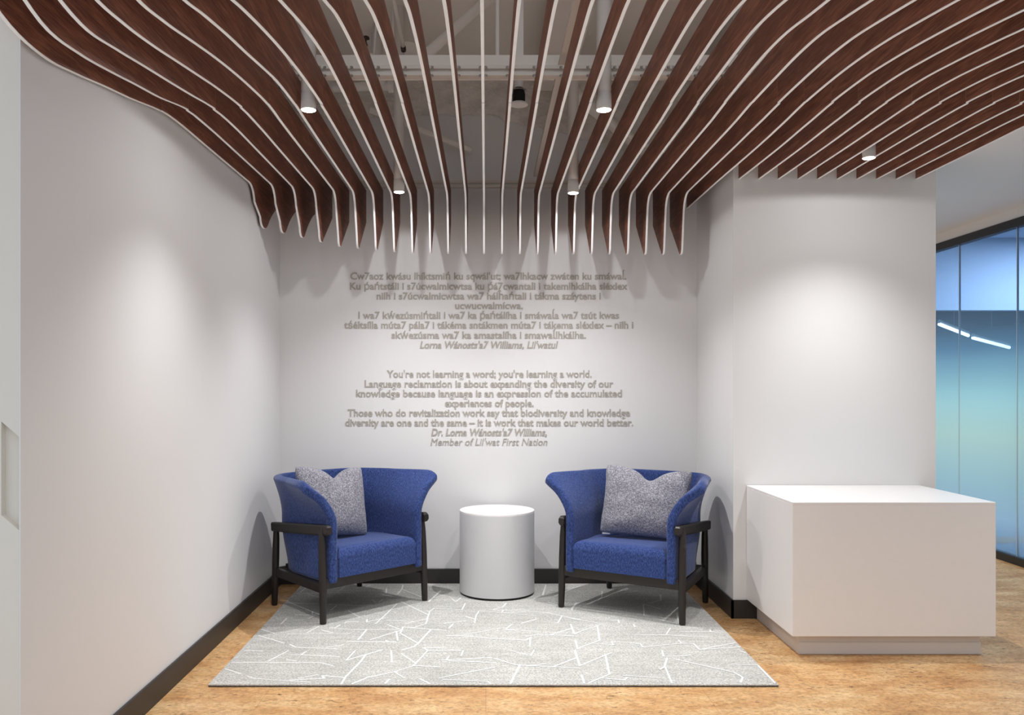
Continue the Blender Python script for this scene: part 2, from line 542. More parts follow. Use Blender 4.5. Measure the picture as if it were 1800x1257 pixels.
def bez(p0, p1, p2, n):
    return [((1 - t)**2 * p0[0] + 2 * t * (1 - t) * p1[0] + t * t * p2[0],
             (1 - t)**2 * p0[1] + 2 * t * (1 - t) * p1[1] + t * t * p2[1]) for t in [k / n for k in range(n + 1)]]

Y0F, YJ = 1.5, 3.395
def plate(pts, half):
    """closed outline (y, z) extruded across the slat's thickness"""
    bm = bmesh.new()
    a = [bm.verts.new((-half, y, z)) for y, z in pts]
    b = [bm.verts.new((half, y, z)) for y, z in pts]
    bm.faces.new(a); bm.faces.new(b[::-1])
    n = len(pts)
    for k in range(n):
        bm.faces.new((a[k], a[(k + 1) % n], b[(k + 1) % n], b[k]))
    return bm

def ribbon(bm, pts, half, th):
    """band of thickness th laid on the outside of an open (y, z) line walked front to back"""
    n = len(pts)
    rows = []
    for k in range(n):
        p, q = pts[max(k - 1, 0)], pts[min(k + 1, n - 1)]
        ty, tz = q[0] - p[0], q[1] - p[1]
        L = math.hypot(ty, tz) or 1
        ny, nz = tz / L, -ty / L          # right hand side of travel = outside
        y, z = pts[k]
        rows.append([bm.verts.new((-half, y, z)), bm.verts.new((half, y, z)),
                     bm.verts.new((half, y + ny * th, z + nz * th)), bm.verts.new((-half, y + ny * th, z + nz * th))])
    for r, s in zip(rows, rows[1:]):
        for k in range(4):
            bm.faces.new((r[k], r[(k + 1) % 4], s[(k + 1) % 4], s[k]))
    bm.faces.new(rows[0]); bm.faces.new(rows[-1][::-1])

ORD = ['first', 'second', 'third', 'fourth', 'fifth', 'sixth', 'seventh', 'eighth', 'ninth', 'tenth', 'eleventh', 'twelfth']
def fin_label(i):
    if i == 0: return 'walnut ceiling slat seen edge-on as a thin white line above the side table'
    if i == -12: return 'walnut ceiling slat hugging the left wall, leftmost of all the slats'
    if i < 0: return 'walnut ceiling slat curling down the back wall, %s left of the edge-on middle slat' % ORD[-i - 1]
    if i == 12: return 'walnut ceiling slat cut square without a hook, in the corner beside the white column'
    if i < 12: return 'walnut ceiling slat curling down the back wall, %s right of the edge-on middle slat' % ORD[i - 1]
    if i == 22: return 'walnut ceiling slat ending nearest the right corner of the white column, rightmost slat'
    return 'walnut ceiling slat butting against the white column, %s from the left column corner' % ORD[i - 13]

def make_fin(i):
    rnd = random.Random(100 + i)
    X = FIN_X0 + FIN_S * i
    row = lerp_rows(ROWS, i)
    hook = i < 12
    yend = YBK if i <= 12 else YC - 0.003
    grp = 'walnut slats curling down the back wall' if hook else 'walnut slats ending at the column'
    t = thing('wood_fin', fin_label(i), 'slat', (X, 4.0, FIN_TOP), 0, grp)
    def zl(y): return hermite(GY, row, y) if y < 4.7 else row[-1]
    half = FIN_T / 2
    gap = 0.0006
    def off(pts): return [(y - 4.0, z - FIN_TOP) for y, z in pts]
    n1 = 44
    low1 = [(Y0F + (YJ - gap - Y0F) * k / n1, zl(Y0F + (YJ - gap - Y0F) * k / n1)) for k in range(n1 + 1)]
    step = rnd.choice((0.004, 0.005, 0.003, -0.002)) * (1 if i > -13 else 1)
    def zr(y): return zl(y) - step * max(0.0, 1 - (y - YJ) / 0.35)
    if hook:
        by, ty, tz, bz, tw = lerp_rows(HOOK, i)
        low2 = [(YJ + gap + (by - 0.085 - YJ) * k / 16, zr(YJ + gap + (by - 0.085 - YJ) * k / 16)) for k in range(17)]
        zb_ = low2[-1][1]
        fy = ty - tw                       # the hanging front edge just above the tip
        a1 = (by + 0.032, zb_ - 0.085)
        low2 += bez(low2[-1], (by + 0.006, zb_ - 0.001), a1, 10)[1:]
        low2 += [(a1[0] + (fy - a1[0]) * k / 5, a1[1] + (tz + 0.05 - a1[1]) * k / 5) for k in range(1, 6)]
        sl = (bz - tz) / (YBK - ty)
        tip = bez(low2[-1], (fy + 0.12 * tw, tz - 0.004), (ty - 0.05 * tw, tz), 8)[1:]
        tip += bez(tip[-1], (ty + 0.30 * tw, tz), (ty + 0.75 * tw, tz + sl * 0.62 * tw), 6)[1:]
        low2 += tip
        if i <= -10:
            low2 += bez(low2[-1], (ty + 0.16, tz + 0.06 + (bz - tz) * 0.3), (YBK - 0.06, bz - 0.02), 6)[1:] + [(YBK, bz)]
        else:
            low2 += [(YBK, bz)]
    else:
        low2 = [(YJ + gap + (yend - YJ - gap) * k / 20, zr(YJ + gap + (yend - YJ - gap) * k / 20)) for k in range(21)]
    link('panel', plate(off(low1 + [(YJ - gap, FIN_TOP), (Y0F, FIN_TOP)]), half), 'walnut', t)
    link('panel', plate(off(low2 + [(low2[-1][0], FIN_TOP), (YJ + gap, FIN_TOP)]), half), 'walnut', t)
    bm = bmesh.new()
    ribbon(bm, off(low1 + low2), half, 0.0016)
    link('edge_band', bm, 'edge_white', t)
    bm = boxm(-half - 0.0002, half + 0.0002, YJ - 0.0012 - 4.0, YJ + 0.0012 - 4.0, zl(YJ) - FIN_TOP + 0.003, -0.001)
    link('joint', bm, 'veneer_joint', t)
    if -8 <= i <= 9:
        for sx in (-1, 1):
            for zz in (2.530, 2.497):
                bm = bmesh.new()
                tube(bm, [(sx * half, 0, 0), (sx * (half + 0.008), 0, 0), (sx * (half + 0.011), 0, 0)], [0.0055, 0.0055, 0.003], 8)
                yb = 3.400
                o = link('bolt', bm, 'steel', t, False, (0, yb - 4.0, zz - FIN_TOP))
                o['label'] = 'metal bolt head'
for i in range(-12, 23):
    make_fin(i)

# rails the slats are bolted to
def strut(y, z, x0, x1, label):
    bm = bmesh.new()
    h, dpt, g = 0.041, 0.041, 0.010
    prof = [(0, 0), (0, h * .34), (g, h * .36), (g, h * .64), (0, h * .66), (0, h), (dpt, h), (dpt, 0)]
    a = [bm.verts.new((x0, y + p, z + q)) for p, q in prof]
    b = [bm.verts.new((x1, y + p, z + q)) for p, q in prof]
    bm.faces.new(a); bm.faces.new(b[::-1])
    for k in range(len(prof)):
        bm.faces.new((a[k], a[(k + 1) % len(prof)], b[(k + 1) % len(prof)], b[k]))
    tag(link('support_rail', bm, 'strut_paint'), label, 'rail', 'rails carrying the slats')
strut(3.408, FIN_TOP + 0.001, XL, XR + 0.015, 'off-white grooved steel rail with bolt pairs crossing above the middle of the slats')
strut(5.30, FIN_TOP + 0.001, XL, XR, 'off-white grooved steel rail close to the back wall above the hooked slat ends')

# ------------------------------------------------------------------ services above the slats
tag(link('ceiling_beam', boxm(XL - 1.5, XR + 0.015, 3.62, 3.74, 2.60, 2.665), 'slab_paint'),
    'flat taupe beam crossing just above the bolted rail', 'beam')
def piece(name, label, cat, mat, pts, rad, seg=14):
    bm = bmesh.new(); tube(bm, pts, rad, seg)
    return tag(flat_then_smooth(link(name, bm, mat)), label, cat)
def at(px, py, Y): return ((px - 854) * Y / 1500, Y, CAM_H - (py - 683) * Y / 1500)

# sprayed coating with a ragged lower edge on the back wall
bm = bmesh.new()
edge = [(-1.30, 2.93), (-1.05, 2.96), (-0.80, 2.97), (-0.62, 2.985), (-0.45, 2.99), (-0.30, 3.002), (-0.12, 2.993), (0.02, 2.998), (0.09, 2.985),
        (0.16, 2.95), (0.23, 2.935), (0.32, 2.92), (0.42, 2.895), (0.52, 2.87), (0.62, 2.84), (0.75, 2.80), (0.95, 2.76), (1.34, 2.70)]
def ez(x):
    for (a, za), (b, zb2) in zip(edge, edge[1:]):
        if x <= b: return za + (zb2 - za) * (x - a) / (b - a)
    return edge[-1][1]
NX, NZ = 110, 16
grid = []
for j in range(NZ + 1):
    rowv = []
    for k2 in range(NX + 1):
        x = -1.30 + 2.64 * k2 / NX
        zl_ = ez(x) + 0.006 * math.sin(x * 41) + 0.004 * math.sin(x * 97)
        z = zl_ + (ZS - zl_) * j / NZ
        dp = 0.05 if j else 0.004
        dp += 0.028 * mnoise.noise(Vector((x * 5, z * 7, 3.1))) if j else 0
        rowv.append(bm.verts.new((x, YB - max(dp, 0.003), z)))
    grid.append(rowv)
for j in range(NZ):
    for k2 in range(NX):
        bm.faces.new((grid[j][k2], grid[j][k2 + 1], grid[j + 1][k2 + 1], grid[j + 1][k2]))
tag(link('sprayed_coating', bm, 'sprayed_plaster', None, True),
    'lumpy sprayed coating with a ragged lower edge high on the back wall', 'coating')

piece('service_pipe', 'thin white pipe slanting across the dark wall above the two left-hand downlights', 'pipe', 'pipe_paint',
      [at(650, 193, 5.20), at(828, 264, 5.38)], 0.018)
piece('brace_pipe', 'round brace rising diagonally to the right behind the centre slats', 'pipe', 'pipe_paint',
      [at(745, 100, 4.20), at(890, -30, 4.20)], 0.026)
piece('brace_tube', 'stout tube running diagonally right of the right-hand upper downlight, above the slats', 'pipe', 'pipe_paint',
      [(0.50, 4.99, ZS), (0.50, 4.99, 3.02), at(1016, 170, 5.01), at(1120, 255, 5.25), at(1150, 280, 5.30)], 0.035)
piece('drop_rod', 'grey upright rod standing on a small plate on the taupe beam', 'rod', 'pipe_paint', [at(874.5, 98, 3.68), at(874.5, -60, 3.68)], 0.0085)
bm = boxm(0, 0.036, -0.012, 0.012, 0, 0.62)
tag(link('hanger_post', bm, 'pipe_paint', None, False, (at(905, 99, 3.70)[0], 3.68, 2.666)),
    'flat grey post rising from the taupe beam beside the black-bodied sprinkler', 'post')
t = thing('conduit', 'white conduit with an open lower end hanging before a round wall plate', 'conduit', at(709, 84, 4.6))
bm = bmesh.new(); tube(bm, [(0, 0, 0), (-0.02, -0.30, 0.13), (-0.052, -0.75, 0.36)], 0.011)
link('pipe', bm, 'pipe_paint', t, True)
bm = bmesh.new(); tube(bm, [(0, 0.010, -0.012), (0, -0.012, 0.0)], 0.0145)
link('end_cap', bm, 'dark_metal', t, True)
bm = bmesh.new(); lathe(bm, [(0.066, 0), (0.066, 0.03), (0.06, 0.036)], 40)
o = tag(flat_then_smooth(link('junction_cover', bm, 'pipe_paint', None, False, at(716, 92, 4.75))),
        'round painted junction cover above the slats, below the conduit end', 'cover')
# small upright sprinkler
t = thing('upright_sprinkler', 'small bronze upright sprinkler on a thin branch pipe, upper left between slats', 'sprinkler', at(643, 93, 4.4))
bm = bmesh.new(); tube(bm, [(0, 0, 0), (0, 0, 0.035)], 0.010); link('fitting', bm, 'pipe_paint', t, True)
bm = bmesh.new(); lathe(bm, [(0.012, 0.035), (0.007, 0.048), (0.004, 0.062), (0.005, 0.078)], 16); link('body', bm, 'dark_metal', t, True)
bm = bmesh.new(); lathe(bm, [(0.020, 0.072), (0.017, 0.082), (0.006, 0.088)], 20); link('deflector', bm, 'dark_metal', t, True)
bm = bmesh.new(); tube(bm, [(0, 0, 0.0), (0.05, 0, -0.02), (0.13, 0, -0.02), (0.14, 0, 0.0), (0.14, 0, ZS - at(643, 93, 4.4)[2])], 0.010); link('branch_pipe', bm, 'pipe_paint', t, True)
piece('hanger_rod', 'thin grey rod hanging beside the bronze upright sprinkler', 'rod', 'pipe_paint', [at(657, 97, 4.3), at(663, 20, 4.3), at(667, -40, 4.3)], 0.006)
# fat pipe with a coupling on the left
t = thing('pipe_run', 'fat white pipe with elbow and coupling under the bolted rail, left of centre', 'pipe', at(660, 152, 4.95))
bm = bmesh.new(); tube(bm, [(-0.26, 0, -0.01), (-0.05, 0, 0), (0.16, 0, 0)], 0.026); link('pipe', bm, 'pipe_paint', t, True)
bm = bmesh.new(); tube(bm, [(0.04, 0, 0), (0.035, 0, 0.03), (0.02, -0.02, 0.09), (0.01, -0.03, 0.3)], 0.030); link('elbow', bm, 'pipe_paint', t, True)
bm = bmesh.new(); tube(bm, [(0.075, 0, 0), (0.11, 0, 0)], 0.036); link('coupling', bm, 'pipe_paint', t, False)
bm = bmesh.new(); tube(bm, [(-0.26, 0, -0.01), (-0.27, 0, -0.05), (-0.27, 0, -0.17)], 0.030); link('elbow', bm, 'pipe_paint', t, True)
piece('suspension_wire', 'thin white rod slanting down toward the far left downlight', 'rod', 'pipe_paint',
      [(-0.500, 5.1, ZS), at(704, 250, 5.1), at(703, 300, 5.1)], 0.006)
# channel running toward the back wall
tag(link('channel', boxm(0.300, 0.328, 2.0, 5.36, 2.58, 2.60), 'strut_paint'),
    'long white channel running to the back wall, right of the sprinkler', 'channel')
tag(link('duct', boxm(0.31, 0.425, 2.4, 5.3, 3.10, 3.20), 'pipe_paint'), 'square painted duct running back under the slab, right of the sprinkler', 'duct')
# cable loops
bm = bmesh.new()
tube(bm, [at(690, 200, 5.25), at(700, 212, 5.25), at(712, 214, 5.25), at(712, 203, 5.25), at(700, 203, 5.25), at(692, 206, 5.25)], 0.003, 6)
tag(link('cable', bm, 'pipe_paint', None, True), 'loop of thin white cable above the slanting white pipe', 'cable')
bm = bmesh.new()
tube(bm, [at(1034, 20, 4.5), at(1030, 50, 4.5), at(1037, 55, 4.5), at(1036, 62, 4.5)], 0.004, 6)
tube(bm, [at(1052, -20, 4.5), at(1036, 30, 4.5), at(1016, 98, 4.5)], 0.008, 8)
tag(link('cable', bm, 'pipe_paint', None, True), 'cable clipped to a thin pipe in the upper right between slats', 'cable')
piece('branch_pipe', 'short white branch pipe seen between two slats below the stout tube on the right', 'pipe', 'pipe_paint',
      [at(1085, 228, 4.95), at(1140, 258, 4.95), (XR, 4.95, at(1140, 290, 4.95)[2])], 0.013)

# concealed sprinkler with a round white cover
t = thing('concealed_sprinkler', 'black-bodied sprinkler with a round white cover plate, unlit, near the centre', 'sprinkler', (0.151, 3.9, 2.545))
bm = bmesh.new(); lathe(bm, [(0.041, 0.0), (0.041, 0.004), (0.036, 0.010)], 40); o = link('cover_plate', bm, 'edge_white', t); flat_then_smooth(o)
o['label'] = 'round white cover plate'
bm = bmesh.new(); lathe(bm, [(0.029, 0.010), (0.029, 0.05), (0.026, 0.058), (0.026, 0.072), (0.020, 0.078)], 36); o = link('cup', bm, 'plinth_black', t); flat_then_smooth(o)
bm = bmesh.new(); lathe(bm, [(0.037, 0.064), (0.037, 0.067)], 36); o = link('retaining_ring', bm, 'steel', t)
bm = bmesh.new(); lathe(bm, [(0.019, 0.078), (0.021, 0.12), (0.026, 0.13), (0.026, 0.15), (0.018, 0.158), (0.018, 0.80)], 30); o = link('drop_pipe', bm, 'pipe_paint', t); flat_then_smooth(o)

# ------------------------------------------------------------------ downlights
def downlight(x, y, top, label, grp='white cylinder downlights between the slats', zb=2.36, power=1.0, ang=110):
    t = thing('downlight', label, 'lamp', (x, y, zb), 0, grp)
    r = 0.030
    bm = bmesh.new(); lathe(bm, [(r * 0.90, 0.0), (r, 0.0), (r, 0.066), (r * 0.96, 0.068)], 40)
    bm.faces.ensure_lookup_table()
    flat_then_smooth(link('shade', bm, 'lamp_white', t))
    bm = bmesh.new(); lathe(bm, [(r * 0.94, 0.068), (r * 0.94, 0.074), (r * 0.98, 0.076), (r * 0.98, top - zb)], 40)
    flat_then_smooth(link('body', bm, 'lamp_white', t))
    bm = bmesh.new(); lathe(bm, [(r * 0.90, -0.002), (r * 0.6, -0.005), (0.001, -0.006)], 40)
    link('lens', bm, 'lens_glow', t)['label'] = 'glowing lens'
    for nm, ang, bl, e in (('beam', ang, 1.0, LAMP_SPOT * power), ('spill', 176, 0.12, LAMP_SPILL * power)):
        L = bpy.data.lights.new(nm, 'SPOT')
        L.energy = e
        L.color = LAMP_COL
        L.spot_size = math.radians(ang); L.spot_blend = bl; L.shadow_soft_size = 0.014
        lo = bpy.data.objects.new(nm, L)
        lo.location = (0, 0, -0.012)
        lo.parent = t
        COL.objects.link(lo)
downlight(-0.7065, 3.40, ZS, 'lit white cylinder downlight, the large near one on the left')
downlight(0.4705, 3.40, ZS, 'lit white cylinder downlight, the large near one right of centre')
downlight(-0.478, 4.70, ZS, 'lit white cylinder downlight near the back wall, left of the side table', zb=2.332, power=1.2, ang=118)
downlight(0.481, 4.70, ZS, 'lit white cylinder downlight near the back wall, above the right armchair side', zb=2.327, power=1.2, ang=118)
downlight(1.845, 4.11, ZD, 'lit white cylinder downlight in front of the white column')
# two unseen downlights added to brighten the passage floor and glass
downlight(3.0, 3.1, ZD, 'added unseen white cylinder downlight over the passage beside the white counter', 'added downlights over the passage', 2.36, 0.7)
downlight(2.98, 6.1, ZD, 'added unseen white cylinder downlight over the passage behind the white column', 'added downlights over the passage', 2.36, 0.9)

# ------------------------------------------------------------------ rug
RUG = """-1.129,5.199 -1.115,5.334
-1.144,5.177 -1.128,5.193
-0.904,5.199 -0.883,5.334
-0.751,5.325 -0.729,5.383
-0.615,5.282 -0.604,5.171
-1.072,5.144 -0.986,5.065
-1.147,5.158 -0.801,5.193
-1.153,4.933 -0.746,4.877 -0.661,4.884
-0.673,5.013 -0.639,4.950
-0.620,4.950 -0.606,5.013
-0.868,4.771 -0.851,4.877
-0.767,4.759 -0.684,4.625
-0.713,4.662 -0.663,4.675
-1.045,4.675 -0.950,4.669 -0.928,4.680
-0.950,4.669 -0.963,4.748
-0.957,4.593 -0.932,4.684
-1.078,4.492 -1.074,4.603
-0.747,4.508 -0.739,4.533 -0.678,4.540
-0.633,4.529 -0.638,4.582
-0.631,4.533 -0.543,4.614
-0.581,4.498 -0.564,4.593 -0.511,4.913
-0.800,4.427 -0.778,4.427 -0.764,4.478
-1.152,4.388 -1.069,4.321
-1.141,4.283 -0.982,4.156
-0.908,4.330 -0.871,4.447
-0.841,4.378 -0.777,4.330
-1.002,4.311 -0.687,4.315
-0.810,4.417 -0.671,4.388 -0.451,4.392
-0.677,4.183 -0.439,4.174
-0.495,4.201 -0.471,4.174
-0.631,4.210 -0.613,4.384
-0.570,4.210 -0.453,4.359
-0.457,4.349 -0.434,4.201
-0.950,4.134 -0.909,4.087 -0.709,4.065
-0.764,4.087 -0.689,4.127
-0.991,3.878 -0.934,4.032
-0.908,3.972 -0.859,3.977 -0.845,4.029
-0.858,3.972 -0.678,3.945
-0.912,3.904 -0.863,3.883
-1.151,3.863 -0.746,3.858 -0.679,3.811
-1.141,4.037 -1.054,4.032
-0.637,3.889 -0.618,4.037
-0.635,3.893 -0.559,3.977 -0.492,4.045
-0.559,3.977 -0.571,3.855 -0.603,3.669 -0.606,3.582
-0.448,4.037 -0.425,3.863
-1.153,3.774 -1.062,3.707
-1.025,3.675 -0.984,3.644 -0.742,3.604
-0.802,3.648 -0.729,3.696
-0.834,3.628 -0.687,3.648
-0.692,3.648 -0.705,3.682 -0.611,3.662
-0.561,3.582 -0.507,3.662 -0.388,3.738
-0.423,3.588 -0.411,3.641
-0.400,3.738 -0.379,3.696
-0.523,5.383 -0.518,5.268 -0.532,5.144 -0.594,5.118
-0.511,5.260 -0.377,5.065
-0.332,4.963 -0.277,5.226
-0.200,5.026 -0.176,4.963 -0.147,5.052
0.379,5.383 0.341,5.118
-0.119,4.926 -0.133,4.782 -0.292,4.813 -0.312,4.748 -0.314,4.658 -0.315,4.498 -0.374,4.427 -0.431,4.437
-0.494,4.963 -0.312,4.669
-0.423,4.498 -0.313,4.593
-0.529,4.561 -0.384,4.540
-0.431,4.437 -0.431,4.378 -0.499,4.302
-0.520,4.484 -0.431,4.378
-0.431,4.437 -0.288,4.392 -0.204,4.372
-0.282,4.388 -0.330,4.148 -0.346,4.096 -0.398,4.042
-0.433,4.321 -0.333,4.156
-0.433,4.321 -0.431,4.378
-0.454,4.340 -0.434,4.201
-0.222,4.504 -0.107,4.554
-0.190,4.412 -0.173,4.492
-0.109,4.640 -0.061,4.588
-0.060,4.508 -0.053,4.658 -0.037,4.759 0.094,4.713 0.278,4.653
0.038,4.782 0.097,4.841 0.117,4.926
0.041,4.775 0.245,4.766
0.089,4.725 0.098,4.771
0.094,4.713 0.256,4.743 0.344,4.713 0.506,4.571
0.187,4.504 0.274,4.588
0.138,4.492 0.102,4.392 0.162,4.378
-0.119,4.289 0.072,4.408
-0.200,4.274 -0.119,4.277 0.031,4.228 0.195,4.204 0.224,4.246
0.088,4.384 0.273,4.353
0.198,4.264 0.271,4.307
0.221,4.246 0.212,4.110
0.380,4.508 0.416,4.658
0.363,4.508 0.386,4.519
0.446,4.492 0.449,4.302 0.481,4.349
0.323,4.289 0.440,4.404
0.270,4.292 0.329,4.289 0.438,4.274
0.440,4.192 0.437,4.062 0.451,4.076
0.209,3.956 0.229,4.045
0.116,4.037 0.194,3.964
0.419,4.037 0.419,3.811
0.298,3.799 0.417,3.924
-0.115,3.956 -0.107,4.037
-0.303,4.076 -0.206,4.076
-0.293,4.070 -0.275,4.037 -0.118,4.037
-0.275,4.037 -0.316,3.848 -0.327,3.811 -0.400,3.731 -0.430,3.710
-0.398,3.996 -0.316,3.848
-0.320,3.814 -0.206,3.796
-0.400,3.731 -0.348,3.652
-0.182,3.893 -0.170,3.948
-0.202,3.893 -0.182,3.893 0.027,3.929
-0.167,3.883 0.046,3.855
0.039,3.917 0.134,3.825 0.301,3.799 0.418,3.778
0.182,3.808 0.270,3.843
0.151,3.818 0.103,3.582
-0.198,3.652 0.042,3.796
-0.184,3.635 0.009,3.608 0.020,3.582
-0.280,3.641 -0.235,3.582
0.480,4.771 0.509,4.877 0.540,4.938
0.361,4.950 0.416,4.865
0.410,5.091 0.515,5.254 0.593,5.354
0.285,5.039 0.380,5.034
0.481,4.795 0.523,4.933
0.711,5.217 0.687,5.063 0.653,4.975
0.824,5.170 0.927,5.224
1.050,5.124 1.023,4.990 0.943,4.933
0.906,4.904 0.863,4.652
0.910,4.904 0.979,4.795
0.541,4.781 0.665,4.729 0.863,4.652 1.009,4.494
1.055,4.716 1.018,4.494
0.446,4.482 0.445,4.313 0.608,4.482
0.581,4.447 0.560,4.197 0.437,4.068 0.439,4.197
0.422,4.039 0.422,3.983 0.421,3.815 0.589,4.001
0.378,3.884 0.419,3.928
0.556,3.974 0.536,3.700 0.433,3.591
0.523,4.146 0.615,4.120 0.615,4.177
0.615,4.177 0.750,4.140 0.752,4.087 0.943,4.146 1.009,4.146
0.667,4.553 0.708,4.565 0.704,4.505
0.776,4.482 0.775,4.436
0.759,4.291 0.906,4.285 1.103,4.255
0.910,4.302 0.956,4.417
0.950,4.207 0.950,4.152
1.009,4.146 1.014,4.049 1.217,4.156
1.014,4.049 1.217,4.087
0.834,4.039 0.822,3.946 0.891,3.946 0.954,3.968
0.769,3.764 0.795,3.798 0.832,3.919
0.798,3.798 0.783,3.591
0.861,3.910 1.083,3.724 1.102,3.660 1.075,3.599
1.104,3.832 1.217,3.823
1.153,4.390 1.145,4.346 1.189,4.324
0.987,4.341 1.141,4.341
0.593,3.684 0.746,3.652
0.500,3.648 0.589,3.626 0.607,3.660
0.413,3.692 0.414,3.591
0.369,3.789 0.414,3.776
1.198,4.030 1.217,4.001
1.217,3.815 1.217,3.591
0.448,4.602 0.609,4.494"""
RX0, RX1, RY0, RY1, RZ = -1.163, 1.226, 3.572, 5.425, 0.010
t = thing('rug', 'grey rug with a broken pattern of pale lines under both armchairs', 'rug', ((RX0 + RX1) / 2, (RY0 + RY1) / 2, 0))
cx, cy = (RX0 + RX1) / 2, (RY0 + RY1) / 2
bm = bmesh.new()
box(bm, RX0 - cx, RX1 - cx, RY0 - cy, RY1 - cy, 0.004, RZ)
lift = 0
for line in RUG.split('\n'):
    pts = [Vector([float(v) for v in p.split(',')] + [0]) - Vector((cx, cy, 0)) for p in line.split()]
    n = len(pts)
    rnd = random.Random(line)
    w = 0.0034 + 0.0016 * rnd.random()
    for k in range(n - 1):
        lift += 1
        d = pts[k + 1] - pts[k]
        if d.length < 1e-4: continue
        d.normalize()
        nn = Vector((-d.y, d.x, 0)) * w
        zz = Vector((0, 0, RZ + 0.0005 + 0.000004 * lift))
        p, q = pts[k] - d * w * 0.5, pts[k + 1] + d * w * 0.5
        bm.faces.new([bm.verts.new(s_ + zz) for s_ in (p - nn, q - nn, q + nn, p + nn)]).material_index = 1
link('pile', bm, ['rug_pile', 'rug_line'], t)
bm = boxm(RX0 - cx + 0.002, RX1 - cx - 0.002, RY0 - cy - 0.001, RY1 - cy - 0.002, 0, 0.005)
link('backing', bm, 'rug_backing', t)['label'] = 'dark woven backing edge'

# ------------------------------------------------------------------ side table
t = thing('side_table', 'white drum-shaped side table between the two blue armchairs', 'side table', (0.068, 5.195, RZ + 0.0012))
bm = bmesh.new(); lathe(bm, [(0.219, 0.0), (0.219, 0.012)], 96)
flat_then_smooth(link('plinth', bm, 'plinth_black', t))['label'] = 'thin black recessed foot'
bm = bmesh.new(); lathe(bm, [(0.2265, 0.012), (0.2272, 0.014), (0.2272, 0.490)], 128, cap1=False)
flat_then_smooth(link('drum', bm, 'white_lacquer', t))
bm = bmesh.new(); lathe(bm, [(0.2272, 0.490), (0.2272, 0.5005), (0.2262, 0.502)], 128)
flat_then_smooth(link('table_top', bm, 'white_laminate', t))['label'] = 'bright white round top'

# ------------------------------------------------------------------ reception counter
t = thing('reception_counter', 'low white box-shaped counter on a recessed plinth against the white column', 'counter', (1.89, 4.29, 0))
def rel(bm): bmesh.ops.translate(bm, verts=bm.verts, vec=(-1.89, -4.29, 0)); return bm
bm = boxm(1.419, 2.361, 3.949, YC - 0.001, 0.102, 0.7115); bevel_all(bm, 0.0015, 1); link('body', rel(bm), 'white_laminate', t)
bm = boxm(1.419, 2.361, 3.949, YC - 0.001, 0.7115, 0.7235); bevel_all(bm, 0.0015, 1); link('counter_top', rel(bm), 'white_laminate', t)
bm = boxm(1.472, 2.323, 4.012, YC - 0.014, 0.0, 0.102); link('plinth', rel(bm), 'plinth_grey', t)
bm = boxm(1.470, 2.325, 4.006, 4.012, 0.004, 0.058); link('plinth_strip', rel(bm), 'plinth_grey', t)

# ------------------------------------------------------------------ armchairs
def sstep(a, b, x):
    s = min(max((x - a) / (b - a), 0), 1)
    return s * s * (3 - 2 * s)

def shell_point(u, v):
    """u -1..1 walks from the left front edge round the back to the right front edge, v 0..1 bottom to top"""
    zb_, zt_ = 0.205, 0.742
    au = abs(u)
    f = 1 - au                                     # 0 at the front edge
    z = zb_ + (zt_ - zb_) * v
    s_ = min(max((z - 0.525) / (0.742 - 0.525), 0), 1)
    fl = s_ ** 1.6
    amt = 0.058 + 0.107 * (1 - sstep(0.0, 0.58, f))
    w = 0.295 + amt * fl - 0.026 * (1 - sstep(0.20, 0.45, z)) * sstep(0.15, 0.6, f)
    yb_ = 0.272 + 0.045 * sstep(0.2, 0.5, z) + 0.026 * fl
    yf = -0.298 + 0.024 * fl
    ys = 0.02
    f0 = 0.36                                      # share of the straight side
    if f < f0:
        x, y = w, yf + (ys - yf) * (f / f0)
    else:
        a = (f - f0) / (1 - f0) * PI / 2
        e = 2 / 3.2
        x = w * max(math.cos(a), 0) ** e
        y = ys + (yb_ - ys) * max(math.sin(a), 0) ** e
    if f < 0.10:                                   # rounded wing corner
        q = 1 - f / 0.10
        z -= 0.032 * (q ** 2.5) * sstep(0.80, 1.0, v)
    return Vector((math.copysign(x, u) if abs(u) > 1e-9 else 0, y, z))

